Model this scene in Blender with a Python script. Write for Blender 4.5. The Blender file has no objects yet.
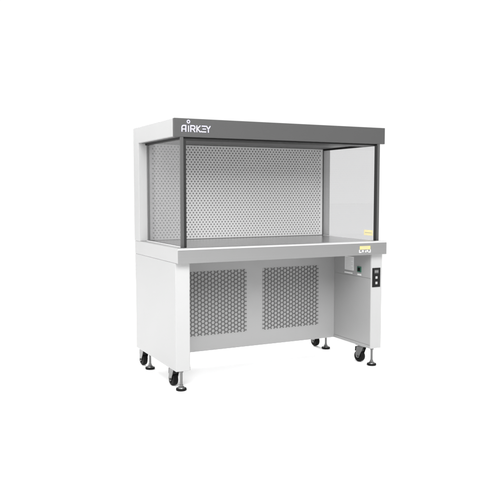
import bpy, bmesh, math
from mathutils import Vector, Matrix

scene = bpy.context.scene
COL = scene.collection
PI = math.pi

# ------------------------------------------------------------------ materials
def new_mat(name):
    m = bpy.data.materials.new(name)
    m.use_nodes = True
    nt = m.node_tree
    b = nt.nodes.get('Principled BSDF')
    return m, nt, b

def set_in(b, **kw):
    for k, v in kw.items():
        k = k.replace('_', ' ')
        if k in b.inputs:
            b.inputs[k].default_value = v

def col4(v):
    if isinstance(v, (int, float)):
        return (v, v, v, 1.0)
    return (v[0], v[1], v[2], 1.0)

def paint(name, base, rough=0.4, spec=0.4, vary=0.03, bump=0.02, scale=900.0, metallic=0.0):
    """powder-coat: faint orange-peel bump and a slow drift of tone"""
    m, nt, b = new_mat(name)
    tc = nt.nodes.new('ShaderNodeTexCoord')
    n1 = nt.nodes.new('ShaderNodeTexNoise')
    n1.inputs['Scale'].default_value = 3.0
    n1.inputs['Detail'].default_value = 4.0
    nt.links.new(tc.outputs['Object'], n1.inputs['Vector'])
    mr = nt.nodes.new('ShaderNodeMapRange')
    mr.inputs['To Min'].default_value = 1.0 - vary
    mr.inputs['To Max'].default_value = 1.0 + vary
    nt.links.new(n1.outputs['Fac'], mr.inputs['Value'])
    mx = nt.nodes.new('ShaderNodeVectorMath')
    mx.operation = 'SCALE'
    mx.inputs[0].default_value = col4(base)[:3]
    nt.links.new(mr.outputs['Result'], mx.inputs['Scale'])
    nt.links.new(mx.outputs['Vector'], b.inputs['Base Color'])
    n2 = nt.nodes.new('ShaderNodeTexNoise')
    n2.inputs['Scale'].default_value = scale
    nt.links.new(tc.outputs['Object'], n2.inputs['Vector'])
    bp = nt.nodes.new('ShaderNodeBump')
    bp.inputs['Strength'].default_value = bump
    bp.inputs['Distance'].default_value = 0.0005
    nt.links.new(n2.outputs['Fac'], bp.inputs['Height'])
    nt.links.new(bp.outputs['Normal'], b.inputs['Normal'])
    set_in(b, Roughness=rough, Metallic=metallic)
    b.inputs['Specular IOR Level'].default_value = spec
    return m

def brushed(name, base, rough=0.3, along='X', metallic=0.95):
    """brushed stainless steel: fine scratches stretched along one axis"""
    m, nt, b = new_mat(name)
    tc = nt.nodes.new('ShaderNodeTexCoord')
    mp = nt.nodes.new('ShaderNodeMapping')
    s = {'X': (2, 420, 420), 'Y': (420, 2, 420), 'Z': (420, 420, 2)}[along]
    mp.inputs['Scale'].default_value = s
    nt.links.new(tc.outputs['Object'], mp.inputs['Vector'])
    n = nt.nodes.new('ShaderNodeTexNoise')
    n.inputs['Scale'].default_value = 1.0
    n.inputs['Detail'].default_value = 3.0
    nt.links.new(mp.outputs['Vector'], n.inputs['Vector'])
    r = nt.nodes.new('ShaderNodeMapRange')
    r.inputs['To Min'].default_value = rough - 0.07
    r.inputs['To Max'].default_value = rough + 0.07
    nt.links.new(n.outputs['Fac'], r.inputs['Value'])
    nt.links.new(r.outputs['Result'], b.inputs['Roughness'])
    c = nt.nodes.new('ShaderNodeMapRange')
    c.inputs['To Min'].default_value = base * 0.95
    c.inputs['To Max'].default_value = base * 1.05
    nt.links.new(n.outputs['Fac'], c.inputs['Value'])
    nt.links.new(c.outputs['Result'], b.inputs['Base Color'])
    bp = nt.nodes.new('ShaderNodeBump')
    bp.inputs['Strength'].default_value = 0.05
    bp.inputs['Distance'].default_value = 0.0004
    nt.links.new(n.outputs['Fac'], bp.inputs['Height'])
    nt.links.new(bp.outputs['Normal'], b.inputs['Normal'])
    b.inputs['Metallic'].default_value = metallic
    return m

def glass_mat(name, tint):
    m = bpy.data.materials.new(name)
    m.use_nodes = True
    nt = m.node_tree
    nt.nodes.clear()
    out = nt.nodes.new('ShaderNodeOutputMaterial')
    tr = nt.nodes.new('ShaderNodeBsdfTransparent')
    tr.inputs['Color'].default_value = (tint, tint, tint * 1.003, 1)
    gl = nt.nodes.new('ShaderNodeBsdfGlossy')
    gl.inputs['Roughness'].default_value = 0.0
    fr = nt.nodes.new('ShaderNodeFresnel')
    fr.inputs['IOR'].default_value = 1.5
    ge = nt.nodes.new('ShaderNodeNewGeometry')
    io = nt.nodes.new('ShaderNodeMapRange')      # same air-to-glass reflectance on both faces of the pane
    io.inputs['From Min'].default_value = 0.0
    io.inputs['From Max'].default_value = 1.0
    io.inputs['To Min'].default_value = 1.5
    io.inputs['To Max'].default_value = 1.0 / 1.5
    nt.links.new(ge.outputs['Backfacing'], io.inputs['Value'])
    nt.links.new(io.outputs['Result'], fr.inputs['IOR'])
    mx = nt.nodes.new('ShaderNodeMixShader')
    nt.links.new(fr.outputs['Fac'], mx.inputs['Fac'])
    nt.links.new(tr.outputs['BSDF'], mx.inputs[1])
    nt.links.new(gl.outputs['BSDF'], mx.inputs[2])
    nt.links.new(mx.outputs['Shader'], out.inputs['Surface'])
    return m

M = dict(
    white=paint('white_powder_coat', 0.36, 0.5, 0.2),
    inner=paint('knee_shade_white_panel', 0.29, 0.40, 0.3),  # panel white darkened, knee-space shade put into the colour
    fascia=paint('dark_grey_powder_coat', 0.06, 0.5, 0.2, scale=700),
    under=paint('underside_shade_grey', 0.09, 0.5, 0.3),  # shade below the hood painted in as a darker grey
    diffuser=paint('diffuser_light_grey', 0.45, 0.4, 0.3),
    mesh=paint('grille_grey', 0.09, 0.5, 0.3, vary=0.06),
    backing=paint('filter_grey', 0.29, 0.8, 0.1, vary=0.08),
    dark=paint('filter_dark', 0.22, 0.8, 0.1),
    seal=paint('black_seal', 0.014, 0.5, 0.2),
    post=paint('post_grey', 0.055, 0.4, 0.4),
    steel=brushed('brushed_steel', 0.30, 0.34, 'X'),
    top=brushed('worktop_steel', 0.44, 0.24, 'X'),
    chrome=brushed('zinc_steel', 0.17, 0.28, 'Z'),
    rubber=paint('black_rubber', 0.005, 0.6, 0.12, vary=0.2),
    plastic=paint('black_plastic', 0.004, 0.35, 0.2),
    screen=paint('display_window', 0.02, 0.15, 0.5),
    button=paint('white_button', 0.32, 0.35, 0.4),
    emblem=paint('lavender_white_lettering', (0.47, 0.455, 0.60), 0.4, 0.3),
    paper=paint('paper_label', 0.66, 0.6, 0.2),
    ink=paint('grey_ink', 0.33, 0.6, 0.2),
    yellow=paint('yellow_label', (0.50, 0.44, 0.17), 0.5, 0.3),
    pale_yellow=paint('pale_yellow_sticker', (0.80, 0.72, 0.40), 0.5, 0.3),
    green=paint('green_socket', (0.03, 0.11, 0.075), 0.4, 0.4),
    floor=paint('white_sweep_paper', 0.975, 0.9, 0.05, vary=0.004, bump=0.0),
    trim=paint('white_trim', 0.70, 0.4, 0.3),
    edge=brushed('edge_highlight_steel', 0.80, 0.30, 'X'),  # brighter steel, the highlight along the rounded edge put into the colour
    glass=glass_mat('clear_glass', 0.865),
)

# ------------------------------------------------------------------ builders
WORLD = {}          # world origin of every object built (for parenting)

class MB:
    """collects shapes given in world coordinates; build() links them as ONE mesh"""
    def __init__(self):
        self.bm = bmesh.new()

    def _take(self, bm):
        me = bpy.data.meshes.new('tmp')
        bm.to_mesh(me)
        bm.free()
        self.bm.from_mesh(me)
        bpy.data.meshes.remove(me)

    def box(self, x0, x1, y0, y1, z0, z1, bevel=0.0, seg=2):
        bm = bmesh.new()
        bmesh.ops.create_cube(bm, size=1.0)
        for v in bm.verts:
            v.co = Vector(((x0 + x1) / 2 + v.co.x * (x1 - x0),
                           (y0 + y1) / 2 + v.co.y * (y1 - y0),
                           (z0 + z1) / 2 + v.co.z * (z1 - z0)))
        if bevel > 0:
            bmesh.ops.bevel(bm, geom=bm.edges[:], offset=bevel, segments=seg,
                            affect='EDGES', profile=0.5, clamp_overlap=True)
        self._take(bm)
        return self

    def prism(self, poly, axis, a, b):
        """closed polygon (two coordinates) pushed from a to b along axis"""
        bm = bmesh.new()
        def pt(p, t):
            return {'X': (t, p[0], p[1]), 'Y': (p[0], t, p[1]), 'Z': (p[0], p[1], t)}[axis]
        va = [bm.verts.new(pt(p, a)) for p in poly]
        vb = [bm.verts.new(pt(p, b)) for p in poly]
        n = len(poly)
        bm.faces.new(va)
        bm.faces.new(vb[::-1])
        for i in range(n):
            bm.faces.new((va[i], vb[i], vb[(i + 1) % n], va[(i + 1) % n]))
        bmesh.ops.recalc_face_normals(bm, faces=bm.faces[:])
        for fc in bm.faces:
            fc.smooth = True
        self._take(bm)
        return self

    def lathe(self, prof, mat, n=32):
        """profile (r, h) turned round local Z, then moved by mat"""
        bm = bmesh.new()
        rings = []
        for r, h in prof:
            if r < 1e-6:
                rings.append([bm.verts.new(mat @ Vector((0, 0, h)))])
            else:
                rings.append([bm.verts.new(mat @ Vector((r * math.cos(2 * PI * k / n), r * math.sin(2 * PI * k / n), h))) for k in range(n)])
        for A, B in zip(rings, rings[1:]):
            for k in range(n):
                k2 = (k + 1) % n
                if len(A) == 1 and len(B) == 1:
                    continue
                if len(A) == 1:
                    bm.faces.new((A[0], B[k], B[k2]))
                elif len(B) == 1:
                    bm.faces.new((A[k], A[k2], B[0]))
                else:
                    bm.faces.new((A[k], A[k2], B[k2], B[k]))
        bmesh.ops.recalc_face_normals(bm, faces=bm.faces[:])
        for fc in bm.faces:
            fc.smooth = True
        self._take(bm)
        return self

    def raw(self, verts, faces):
        vs = [self.bm.verts.new(v) for v in verts]
        for f in faces:
            try:
                self.bm.faces.new([vs[i] for i in f])
            except ValueError:
                pass
        return self

    def build(self, name, mat, parent=None, smooth=True, origin=None):
        bm = self.bm
        co = [v.co for v in bm.verts]
        if origin is None:
            origin = Vector([(min(c[i] for c in co) + max(c[i] for c in co)) / 2 for i in range(3)])
        origin = Vector(origin)
        for v in bm.verts:
            v.co -= origin
        if smooth:
            for e in bm.edges:
                if len(e.link_faces) == 2 and e.calc_face_angle(0) > math.radians(33):
                    e.smooth = False
        else:
            for f in bm.faces:
                f.smooth = False
        me = bpy.data.meshes.new(name)
        bm.to_mesh(me)
        bm.free()
        me.materials.append(mat)
        o = bpy.data.objects.new(name, me)
        COL.objects.link(o)
        WORLD[o] = origin
        if parent is not None:
            o.parent = parent
            o.location = origin - WORLD[parent]
        else:
            o.location = origin
        return o

def empty(name, loc, parent=None):
    o = bpy.data.objects.new(name, None)
    o.empty_display_size = 0.1
    COL.objects.link(o)
    WORLD[o] = Vector(loc)
    o.location = Vector(loc) - (WORLD[parent] if parent else Vector())
    if parent:
        o.parent = parent
    return o

def copy_tree(o, parent, loc=None, rotz=None):
    c = o.copy()
    COL.objects.link(c)
    c.parent = parent
    if loc is not None:
        c.location = loc
    if rotz is not None:
        c.rotation_euler = (0, 0, rotz)
    for ch in list(o.children):
        copy_tree(ch, c)
    return c

# ------------------------------------------------------------------ the setting
fl = MB()
fl.raw([(-60, -60, 0), (60, -60, 0), (60, 60, 0), (-60, 60, 0)], [(0, 1, 2, 3)])
floor = fl.build('floor', M['floor'], smooth=False)
floor['kind'] = 'structure'

# ------------------------------------------------------------------ the clean bench
D = 0.7755            # depth; front of the hood is y = 0
ZH1, ZH0 = 1.6159, 1.509
ZB1, ZB0 = 0.8630, 0.7735
ZL = 0.1252           # underside of the stand
YC = 0.6677           # front of the rear column
W = 0.750
WB = 0.747
TI = 0.658            # inner face of the side panels
YK = 0.4503           # back of the knee space
YL = 0.0056

root = empty('laminar_flow_bench', (0, 0.39, 0))
root['label'] = 'white laminar flow clean bench with dark grey hood fascia, glass sides and perforated back'
root['category'] = 'clean bench'

# --- rear column and hood
h = MB()
h.prism([(0.0215, ZH1), (D, ZH1), (D, ZB1 - 0.0005), (YC, ZB1 - 0.0005), (YC, ZH0 + 0.003), (0.0215, ZH0 + 0.003)], 'X', -W, W)
bmesh.ops.bevel(h.bm, geom=[e for e in h.bm.edges if len(e.link_faces) == 2 and e.calc_face_angle(0) > 1.0],
                offset=0.0025, segments=2, affect='EDGES', profile=0.5)
hood = h.build('upper_cabinet', M['white'], root, smooth=False)
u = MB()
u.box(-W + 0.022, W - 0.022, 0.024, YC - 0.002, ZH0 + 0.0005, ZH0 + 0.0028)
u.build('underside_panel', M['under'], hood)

f = MB()
f.box(-W, W, 0.0, 0.021, ZH0, ZH1, 0.002)
fascia = f.build('fascia', M['fascia'], root)

# dark strip under the front of the hood, just behind the fascia
l = MB()
l.box(-W + 0.06, W - 0.06, 0.0212, 0.16, ZH0 - 0.010, ZH0 + 0.0003, 0.003)
l.build('front_strip', M['seal'], hood)

# lettering on the fascia -------------------------------------------------
def stroke(mb, pts, w, closed=False, y0=-0.0014, y1=0.0004):
    """mitred flat stroke in the xz plane with real thickness"""
    P = [Vector(p) for p in pts]
    n = len(P)
    Ls, Rs = [], []
    for i in range(n):
        if closed:
            a, b = P[i - 1], P[(i + 1) % n]
        else:
            a, b = P[max(i - 1, 0)], P[min(i + 1, n - 1)]
        d1 = (P[i] - a)
        d2 = (b - P[i])
        if d1.length < 1e-9: d1 = d2
        if d2.length < 1e-9: d2 = d1
        d1.normalize(); d2.normalize()
        nrm = Vector((-(d1.y + d2.y), d1.x + d2.x))
        nrm.normalize()
        k = 1.0 / max(0.45, nrm.dot(Vector((-d1.y, d1.x))))
        Ls.append(P[i] + nrm * w / 2 * k)
        Rs.append(P[i] - nrm * w / 2 * k)
    for i in range(n if closed else n - 1):
        j = (i + 1) % n
        q = [Ls[i], Ls[j], Rs[j], Rs[i]]
        v = [(p.x, y0, p.y) for p in q] + [(p.x, y1, p.y) for p in q]
        mb.raw(v, [(0, 1, 2, 3), (7, 6, 5, 4), (0, 4, 5, 1), (1, 5, 6, 2), (2, 6, 7, 3), (3, 7, 4, 0)])

def em(X, Y):                       # emblem layout grid -> fascia
    return (-0.7035 + (X - 45) * (0.183 / 405.0), 1.5775 - (Y - 130) * (0.039 / 85.0))

SW = 0.0058
e = MB()
def S(pts, w=SW, closed=False):
    stroke(e, [em(*p) for p in pts], w, closed)
S([(50, 215), (50, 160), (54, 146), (63, 138), (76, 136), (103, 136), (103, 215)])
S([(57, 182), (96, 182)], SW * 0.8)
S([(140 + 18 * math.cos(k * PI / 10), 87 + 18 * math.sin(k * PI / 10)) for k in range(20)], 0.0046, True)
S([(140, 136), (140, 215)], SW * 0.85)
S([(171, 215), (171, 136), (214, 136), (226, 143), (230, 156), (226, 170), (214, 177), (182, 177)])
S([(203, 179), (231, 215)])
S([(256, 130), (256, 215)])
S([(306, 131), (264, 172), (306, 214)])
S([(324, 136), (386, 136)])
S([(336, 172), (384, 172)], SW * 0.85)
S([(386, 208), (322, 208), (313, 200)])
S([(390, 131), (418, 172), (446, 131)])
S([(418, 174), (418, 215)])
e.build('emblem', M['emblem'], fascia, smooth=False)

# --- diffuser: a sheet with real round holes over a dark filter
DX, DZ0, DZ1, YD = 0.6780, ZB1 + 0.006, ZH0 - 0.002, YC - 0.009
px, pz, rh = 0.0240, 0.0165, 0.0055
d = MB()
verts, faces = [], []
nz = int((DZ1 - DZ0 - 0.003) / pz)
z_lo = DZ0 + ((DZ1 - DZ0) - nz * pz) / 2
nx = int((2 * DX - 0.016) / px)
def quadF(x0, x1, z0, z1, y):
    i = len(verts)
    verts.extend([(x0, y, z0), (x1, y, z0), (x1, y, z1), (x0, y, z1)])
    faces.append((i, i + 1, i + 2, i + 3))
for r in range(nz):
    z0 = z_lo + r * pz
    off = px / 2 if r % 2 else 0.0
    xs = -nx * px / 2 - px / 4 + off
    quadF(-DX, xs, z0, z0 + pz, YD)
    quadF(xs + nx * px, DX, z0, z0 + pz, YD)
    for k in range(nx):
        a, b = xs + k * px, xs + (k + 1) * px
        cx, cz = (a + b) / 2, z0 + pz / 2
        i = len(verts)
        outer = [(b, cz), (b, z0 + pz), (cx, z0 + pz), (a, z0 + pz), (a, cz), (a, z0), (cx, z0), (b, z0)]
        verts.extend([(p[0], YD, p[1]) for p in outer])
        ang = [0, 45, 90, 135, 180, 225, 270, 315]
        ring = [(cx + rh * math.cos(math.radians(t)), cz + rh * math.sin(math.radians(t))) for t in ang]
        verts.extend([(p[0], YD, p[1]) for p in ring])
        verts.extend([(p[0], YD + 0.0025, p[1]) for p in ring])
        for t in range(8):
            t2 = (t + 1) % 8
            faces.append((i + t, i + t2, i + 8 + t2, i + 8 + t))
            faces.append((i + 8 + t, i + 8 + t2, i + 16 + t2, i + 16 + t))
quadF(-DX, DX, DZ0, z_lo, YD)
quadF(-DX, DX, z_lo + nz * pz, DZ1, YD)
d.raw(verts, faces)
diff = d.build('diffuser_screen', M['diffuser'], root, smooth=False)
b = MB()
b.box(-DX, DX, YD + 0.0055, YC - 0.0004, DZ0, DZ1)
b.build('filter', M['dark'], diff)

# --- bench frame, worktop and apron
t = MB()
t.box(-WB, WB, -0.036, D, ZB0, ZB1 - 0.001, 0.0025)
frame = t.build('bench_frame', M['white'], root)
w = MB()
w.box(-0.684, 0.684, -0.020, YC - 0.016, ZB1 - 0.0008, ZB1 + 0.0025, 0.001)
w.build('worktop', M['top'], root)
R = 0.013
ZA = ZB1 + 0.002 - R
a = MB()
a.box(-WB + 0.0005, WB - 0.0005, -0.0404, -0.0362, ZB0, ZA - 0.0004, 0.0008)
apron = a.build('front_apron', M['steel'], root)
prof = [(-0.0362, ZA), (-0.0404, ZA)]
for k in range(1, 11):
    t_ = k / 10 * PI / 2
    prof.append((-0.0404 + R - R * math.cos(t_), ZA + R * math.sin(t_)))
prof += [(-0.0236, ZB1 + 0.002), (-0.0236, ZB1 - 0.0006), (-0.0362, ZB1 - 0.0006)]
a = MB()
a.prism(prof, 'X', -WB + 0.0005, WB - 0.0005)
a.build('rounded_edge', M['edge'], apron)

# --- glass sides with their seals, channels and posts
for s in (-1, 1):
    def bx(mb, x0, x1, *rest, **kw):
        lo, hi = sorted((s * x0, s * x1))
        return mb.box(lo, hi, *rest, **kw)
    g = bx(MB(), 0.689, 0.695, 0.0145, YC - 0.001, ZB1 + 0.004, ZH0 - 0.004)
    pane = g.build('side_glass', M['glass'], root, smooth=False)
    k = bx(MB(), 0.6785, 0.6885, YC - 0.0115, YC - 0.0030, ZB1 + 0.003, ZH0 - 0.001, bevel=0.001)
    k.build('rear_seal', M['post'], pane)
    k = bx(MB(), 0.684, 0.703, 0.022, YC - 0.0015, ZH0 - 0.012, ZH0 + 0.0003, bevel=0.001)
    k.build('top_channel', M['seal'], pane)
    k = bx(MB(), 0.685, 0.701, 0.022, YC - 0.0015, ZB1 - 0.0009, ZB1 + 0.0036, bevel=0.001)
    k.build('bottom_rail', M['trim'], pane)
    p = bx(MB(), 0.692, 0.711, 0.000, 0.014, ZB1 - 0.0009, ZH0 - 0.0005, bevel=0.0015)
    post = p.build('glass_post', M['post'], root)
    q = bx(MB(), 0.675, 0.6918, 0.002, 0.013, ZB1 + 0.0027, ZH0 - 0.0108, bevel=0.002)
    q.build('post_seal', M['seal'], post)

# --- stand: side panels, knee-space back, rear housing
for s in (-1, 1):
    lo, hi = sorted((s * TI, s * WB))
    p = MB().box(lo, hi, YL, D, ZL, ZB0 - 0.0008, 0.0025)
    side = p.build('side_panel', M['white'], root)
    lo, hi = sorted((s * (TI - 0.004), s * (TI + 0.001)))
    MB().box(lo, hi, YL + 0.004, YK - 0.001, ZL + 0.0005, ZL + 0.022, 0.0012).build('base_rail', M['inner'], side)
    l2, h2 = sorted((s * (TI - 0.0025), s * (TI + 0.001)))
    MB().box(l2, h2, YL + 0.004, YK - 0.001, ZL + 0.0235, 0.6065, 0.001).build('inner_shade_liner', M['inner'], side)  # added plate that gives the inner face the shade-darkened coat
    MB().box(lo, hi, YL + 0.004, YK - 0.001, 0.608, ZB0 - 0.002, 0.0012).build('service_panel', M['inner'], side)

bp = MB()
bp.box(-TI + 0.0005, TI - 0.0005, YK, D - 0.001, ZL + 0.0004, ZB0 - 0.001, 0.002)
back = bp.build('back_panel', M['inner'], root)

# hexagonal mesh of the two air intakes: every cell a real opening
HS = 0.0163
def hexmesh(x0, x1, z0, z1, y):
    vs, fs = [], []
    sx, sz = 1.5 * HS, math.sqrt(3) * HS
    ncol = int((x1 - x0) / sx) + 3             # runs past the border, trimmed square afterwards
    nrow = int((z1 - z0 - sz / 2) / sz) + 3
    ox = (x0 + x1) / 2 - (ncol - 1) * sx / 2
    oz = (z0 + z1) / 2 - (nrow - 1) * sz / 2 - sz / 4
    k_in = 0.77
    for i in range(ncol):
        for j in range(nrow):
            cx = ox + i * sx
            cz = oz + j * sz + (sz / 2 if i % 2 else 0)
            n = len(vs)
            for rr, yy in ((HS, y), (HS * k_in, y), (HS * k_in, y + 0.0035), (HS, y + 0.0035)):
                for t in range(6):
                    a = t * PI / 3
                    vs.append((cx + rr * math.cos(a), yy, cz + rr * math.sin(a)))
            for t in range(6):
                t2 = (t + 1) % 6
                fs.append((n + t, n + t2, n + 6 + t2, n + 6 + t))
                fs.append((n + 6 + t, n + 6 + t2, n + 12 + t2, n + 12 + t))
                outer_edge = i in (0, ncol - 1) or j in (0, nrow - 1)
                if outer_edge:
                    fs.append((n + t2, n + t, n + 18 + t, n + 18 + t2))
    return vs, fs
for x0, x1 in ((-0.5155, -0.0625), (0.0615, 0.5155)):
    m = MB()
    m.raw(*hexmesh(x0, x1, 0.233, 0.663, YK - 0.0045))
    for co, no in (((x0, 0, 0), (-1, 0, 0)), ((x1, 0, 0), (1, 0, 0)), ((0, 0, 0.233), (0, 0, -1)), ((0, 0, 0.663), (0, 0, 1))):
        bmesh.ops.bisect_plane(m.bm, geom=m.bm.verts[:] + m.bm.edges[:] + m.bm.faces[:], plane_co=co, plane_no=no, clear_outer=True)
    gr = m.build('intake_grille', M['mesh'], back, smooth=False)
    MB().box(x0 + 0.0005, x1 - 0.0005, YK - 0.0012, YK + 0.0003, 0.2335, 0.6625).build('filter', M['backing'], gr)

# --- switch panel on the front of the right leg
sp = MB().box(0.6655, 0.7305, YL - 0.004, YL + 0.0005, 0.5475, 0.678, 0.0015)
sw = sp.build('switch_panel', M['plastic'], root)
MB().box(0.680, 0.716, YL - 0.0046, YL - 0.0038, 0.639, 0.668, 0.0006).build('display', M['screen'], sw)
dg = MB()
for cx in (0.688, 0.698, 0.708):          # faint unlit seven-segment digits
    for zz in (0.6465, 0.6535, 0.6605):
        dg.box(cx - 0.003, cx + 0.003, YL - 0.0049, YL - 0.0044, zz - 0.0008, zz + 0.0008)
    for xx in (cx - 0.0034, cx + 0.0034):
        dg.box(xx - 0.0007, xx + 0.0007, YL - 0.0049, YL - 0.0044, 0.6475, 0.6595)
dg.build('digits', M['ink'], sw, smooth=False)
for zz in (0.613, 0.576):
    MB().box(0.689, 0.706, YL - 0.0068, YL - 0.0038, zz - 0.0085, zz + 0.0085, 0.0025, 3).build('push_button', M['button'], sw)

# --- notice, socket and captions on the inside of the right leg
XI = TI - 0.004
nt_ = MB().box(XI - 0.0012, XI + 0.0002, 0.205, 0.315, 0.642, 0.738, 0.0004).build('notice', M['paper'], root)
ik = MB()
for k in range(8):
    zz = 0.7265 - k * 0.0108
    ik.box(XI - 0.0016, XI - 0.0011, 0.236 if k % 3 == 2 else 0.214, 0.306, zz - 0.0010, zz + 0.0010)
ik.build('printed_lines', M['ink'], nt_, smooth=False)
MB().box(XI - 0.0012, XI + 0.0002, 0.220, 0.318, 0.617, 0.6265, 0.0004).build('caption_strip', M['paper'], root)
so = MB()
so.box(XI - 0.005, XI + 0.0002, 0.113, 0.160, 0.638, 0.677, 0.002)
sock = so.build('socket', M['green'], root)
MB().box(XI - 0.0065, XI - 0.0045, 0.122, 0.151, 0.645, 0.670, 0.001).build('socket_face', M['plastic'], sock)
MB().box(XI - 0.0012, XI + 0.0002, 0.115, 0.160, 0.616, 0.6262, 0.0004).build('caption_strip', M['paper'], root)

# --- yellow warning labels
YA = -0.0404
wl = MB().box(0.528, 0.613, YA - 0.0010, YA + 0.0002, 0.811, 0.834, 0.0004).build('warning_label', M['yellow'], apron)
iw = MB()
for k, (a0, a1) in enumerate(((0.540, 0.600), (0.546, 0.606), (0.536, 0.590))):
    zz = 0.829 - k * 0.0065
    iw.box(a0, a1, YA - 0.0014, YA - 0.0009, zz - 0.0009, zz + 0.0009)
iw.build('printed_lines', M['ink'], wl, smooth=False)
wp = MB()                                         # white pictogram strip: brackets at the ends, two squares between
for a0, a1, z0, z1 in ((0.5235, 0.5290, 0.790, 0.8095), (0.5292, 0.5420, 0.790, 0.7955), (0.6105, 0.6160, 0.790, 0.8095), (0.5975, 0.6103, 0.790, 0.7955),
                       (0.5475, 0.5585, 0.794, 0.8070), (0.5720, 0.5800, 0.792, 0.8030), (0.5850, 0.5950, 0.796, 0.8070)):
    wp.box(a0, a1, YA - 0.0010, YA + 0.0002, z0, z1, 0.0003)
wp.build('pictogram_strip', M['paper'], apron)
XG = 0.689
gl_ = MB().box(XG - 0.0010, XG - 0.0001, 0.038, 0.138, 0.894, 0.931, 0.0003)
gs = gl_.build('glass_sticker', M['pale_yellow'], root)
MB().box(XG - 0.0014, XG - 0.0009, 0.050, 0.126, 0.911, 0.914).build('printed_lines', M['ink'], gs, smooth=False)

# --- levelling feet
def make_foot(x, y):
    T = Matrix.Translation((x, y, 0))
    st = MB()
    st.lathe([(0.0, 0.022), (0.0085, 0.022), (0.0085, ZL + 0.004), (0.0, ZL + 0.004)], T, 20)
    st.lathe([(0.0, ZL - 0.016), (0.0125, ZL - 0.016), (0.0145, ZL - 0.013), (0.0145, ZL - 0.003), (0.0125, ZL), (0.0, ZL)], T, 6)
    stem = st.build('levelling_foot', M['chrome'], root, origin=(x, y, ZL))
    pd = MB()
    pd.lathe([(0.0, 0.013), (0.0235, 0.013), (0.0230, 0.016), (0.019, 0.021), (0.0125, 0.026), (0.0115, 0.036), (0.0, 0.036)], T, 32)
    pd.build('pad_dome', M['chrome'], stem)
    rb = MB()
    rb.lathe([(0.0, 0.0005), (0.029, 0.0005), (0.0322, 0.003), (0.0322, 0.011), (0.0300, 0.0145), (0.025, 0.0145), (0.0, 0.0145)], T, 40)
    rb.build('rubber_pad', M['rubber'], stem)
    return stem
FX, FY0, FY1 = 0.700, 0.0457, 0.627
foot = make_foot(-FX, FY0)
for x, y in ((FX, FY0), (-FX, FY1), (FX, FY1)):
    copy_tree(foot, root, Vector((x, y, ZL)) - WORLD[root])

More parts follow.
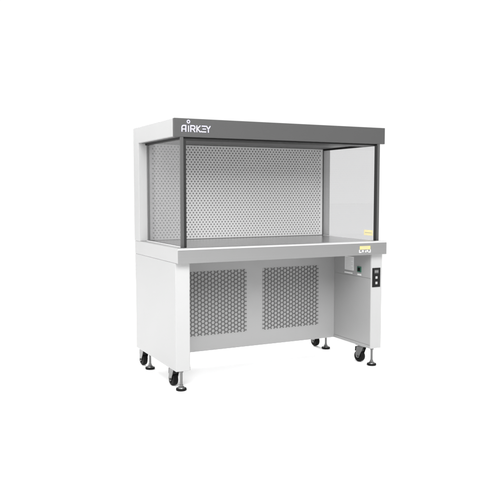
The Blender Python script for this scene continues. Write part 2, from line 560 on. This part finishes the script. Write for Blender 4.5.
# --- swivel casters
def make_caster(x, y, RW=0.040, HW=0.017):
    top = ZL
    zc = RW + 0.002
    dy = 0.020                                   # trail behind the swivel
    fk = MB()
    fk.box(x - 0.030, x + 0.030, y - 0.034, y + 0.034, top - 0.004, top + 0.001, 0.001)
    fk.lathe([(0.0, top - 0.016), (0.021, top - 0.016), (0.024, top - 0.012), (0.024, top - 0.004), (0.0, top - 0.004)], Matrix.Translation((x, y, 0)), 28)
    for s in (-1, 1):
        lo, hi = sorted((s * (HW + 0.003), s * (HW + 0.0062)))
        poly = [(y - 0.026, top - 0.014), (y + 0.030, top - 0.014), (y + dy + 0.020, zc + 0.014), (y + dy + 0.013, zc - 0.008),
                (y + dy, zc - 0.013), (y + dy - 0.012, zc - 0.008), (y + dy - 0.020, zc + 0.010)]
        fk.prism(poly, 'X', x + lo, x + hi)
    fork = fk.build('caster', M['chrome'], root, origin=(x, y, top))
    hd = MB()                                    # black guard curving over the tread between the cheeks
    arc = []
    for k in range(0, 13):
        t_ = math.radians(48 + k * 78 / 12)
        arc.append((t_, RW + 0.003))
    poly = [(y + dy + r * math.cos(t_), zc + r * math.sin(t_)) for t_, r in arc]
    poly += [(y - 0.008, top - 0.0165), (y + 0.046, top - 0.0165)]
    hd.prism(poly, 'X', x - HW - 0.0025, x + HW + 0.0025)
    hd.build('wheel_guard', M['plastic'], fork, smooth=False)
    T = Matrix.Translation((x, y + dy, zc)) @ Matrix.Rotation(PI / 2, 4, 'Y')
    wh = MB()
    wh.lathe([(0.006, -HW * 0.7), (0.020, -HW * 0.7), (0.022, -HW), (0.034, -HW), (0.0385, -HW + 0.003), (RW, -HW + 0.007), (RW, HW - 0.007),
              (0.0385, HW - 0.003), (0.034, HW), (0.022, HW), (0.020, HW * 0.7), (0.006, HW * 0.7)], T, 40)
    wh.build('wheel', M['rubber'], fork)
    ax = MB()
    ax.lathe([(0.0, -HW - 0.013), (0.007, -HW - 0.013), (0.007, HW + 0.013), (0.0, HW + 0.013)], T, 6)
    ax.build('axle_bolt', M['chrome'], fork)
    return fork
CZ = ZL
ca = make_caster(-0.702, 0.150)
ca.rotation_euler = (0, 0, math.radians(5))
for x, y, a in ((0.692, 0.150, 13), (-0.702, 0.735, 5), (0.680, 0.725, 6)):
    copy_tree(ca, root, Vector((x, y, CZ)) - WORLD[root], math.radians(a))

# ------------------------------------------------------------------ light
world = bpy.data.worlds.new('World')
scene.world = world
world.use_nodes = True
bg = world.node_tree.nodes['Background']
bg.inputs['Color'].default_value = (1, 1, 1, 1)
bg.inputs['Strength'].default_value = 1.045

def area(name, loc, target, sx, sy, power):
    ld = bpy.data.lights.new(name, 'AREA')
    ld.shape = 'RECTANGLE'
    ld.size, ld.size_y = sx, sy
    ld.energy = power
    o = bpy.data.objects.new(name, ld)
    COL.objects.link(o)
    o.location = loc
    o.rotation_euler = (Vector(target) - Vector(loc)).to_track_quat('-Z', 'Y').to_euler()
    return o
area('softbox_left', (-4.5, -1.5, 3.2), (0, 0.3, 0.4), 2.5, 2.5, 115)
area('softbox_front', (-1.5, -4.3, 3.8), (0, 0.4, 0.7), 3.0, 2.4, 335)
area('rear_floor_fill', (0.6, 4.6, 2.6), (0, 0.6, 0.0), 4.0, 1.6, 380)  # added fill, whitens the shaded floor behind and under the bench

# ------------------------------------------------------------------ camera
cd = bpy.data.cameras.new('Camera')
cam = bpy.data.objects.new('Camera', cd)
COL.objects.link(cam)
cam.location = (-2.2153, -3.9044, 1.1896)
cam.rotation_euler = (PI / 2 - 0.0811, 0, -0.4642)
cd.sensor_width = 36.0
cd.lens = 712.9483 / 500.0 * 36.0
cd.clip_end = 500
scene.camera = cam

scene.view_settings.view_transform = 'Standard'
scene.view_settings.look = 'None'
scene.view_settings.exposure = 0.0
scene.view_settings.gamma = 1.0
scene.cycles.max_bounces = 12
scene.cycles.transparent_max_bounces = 16
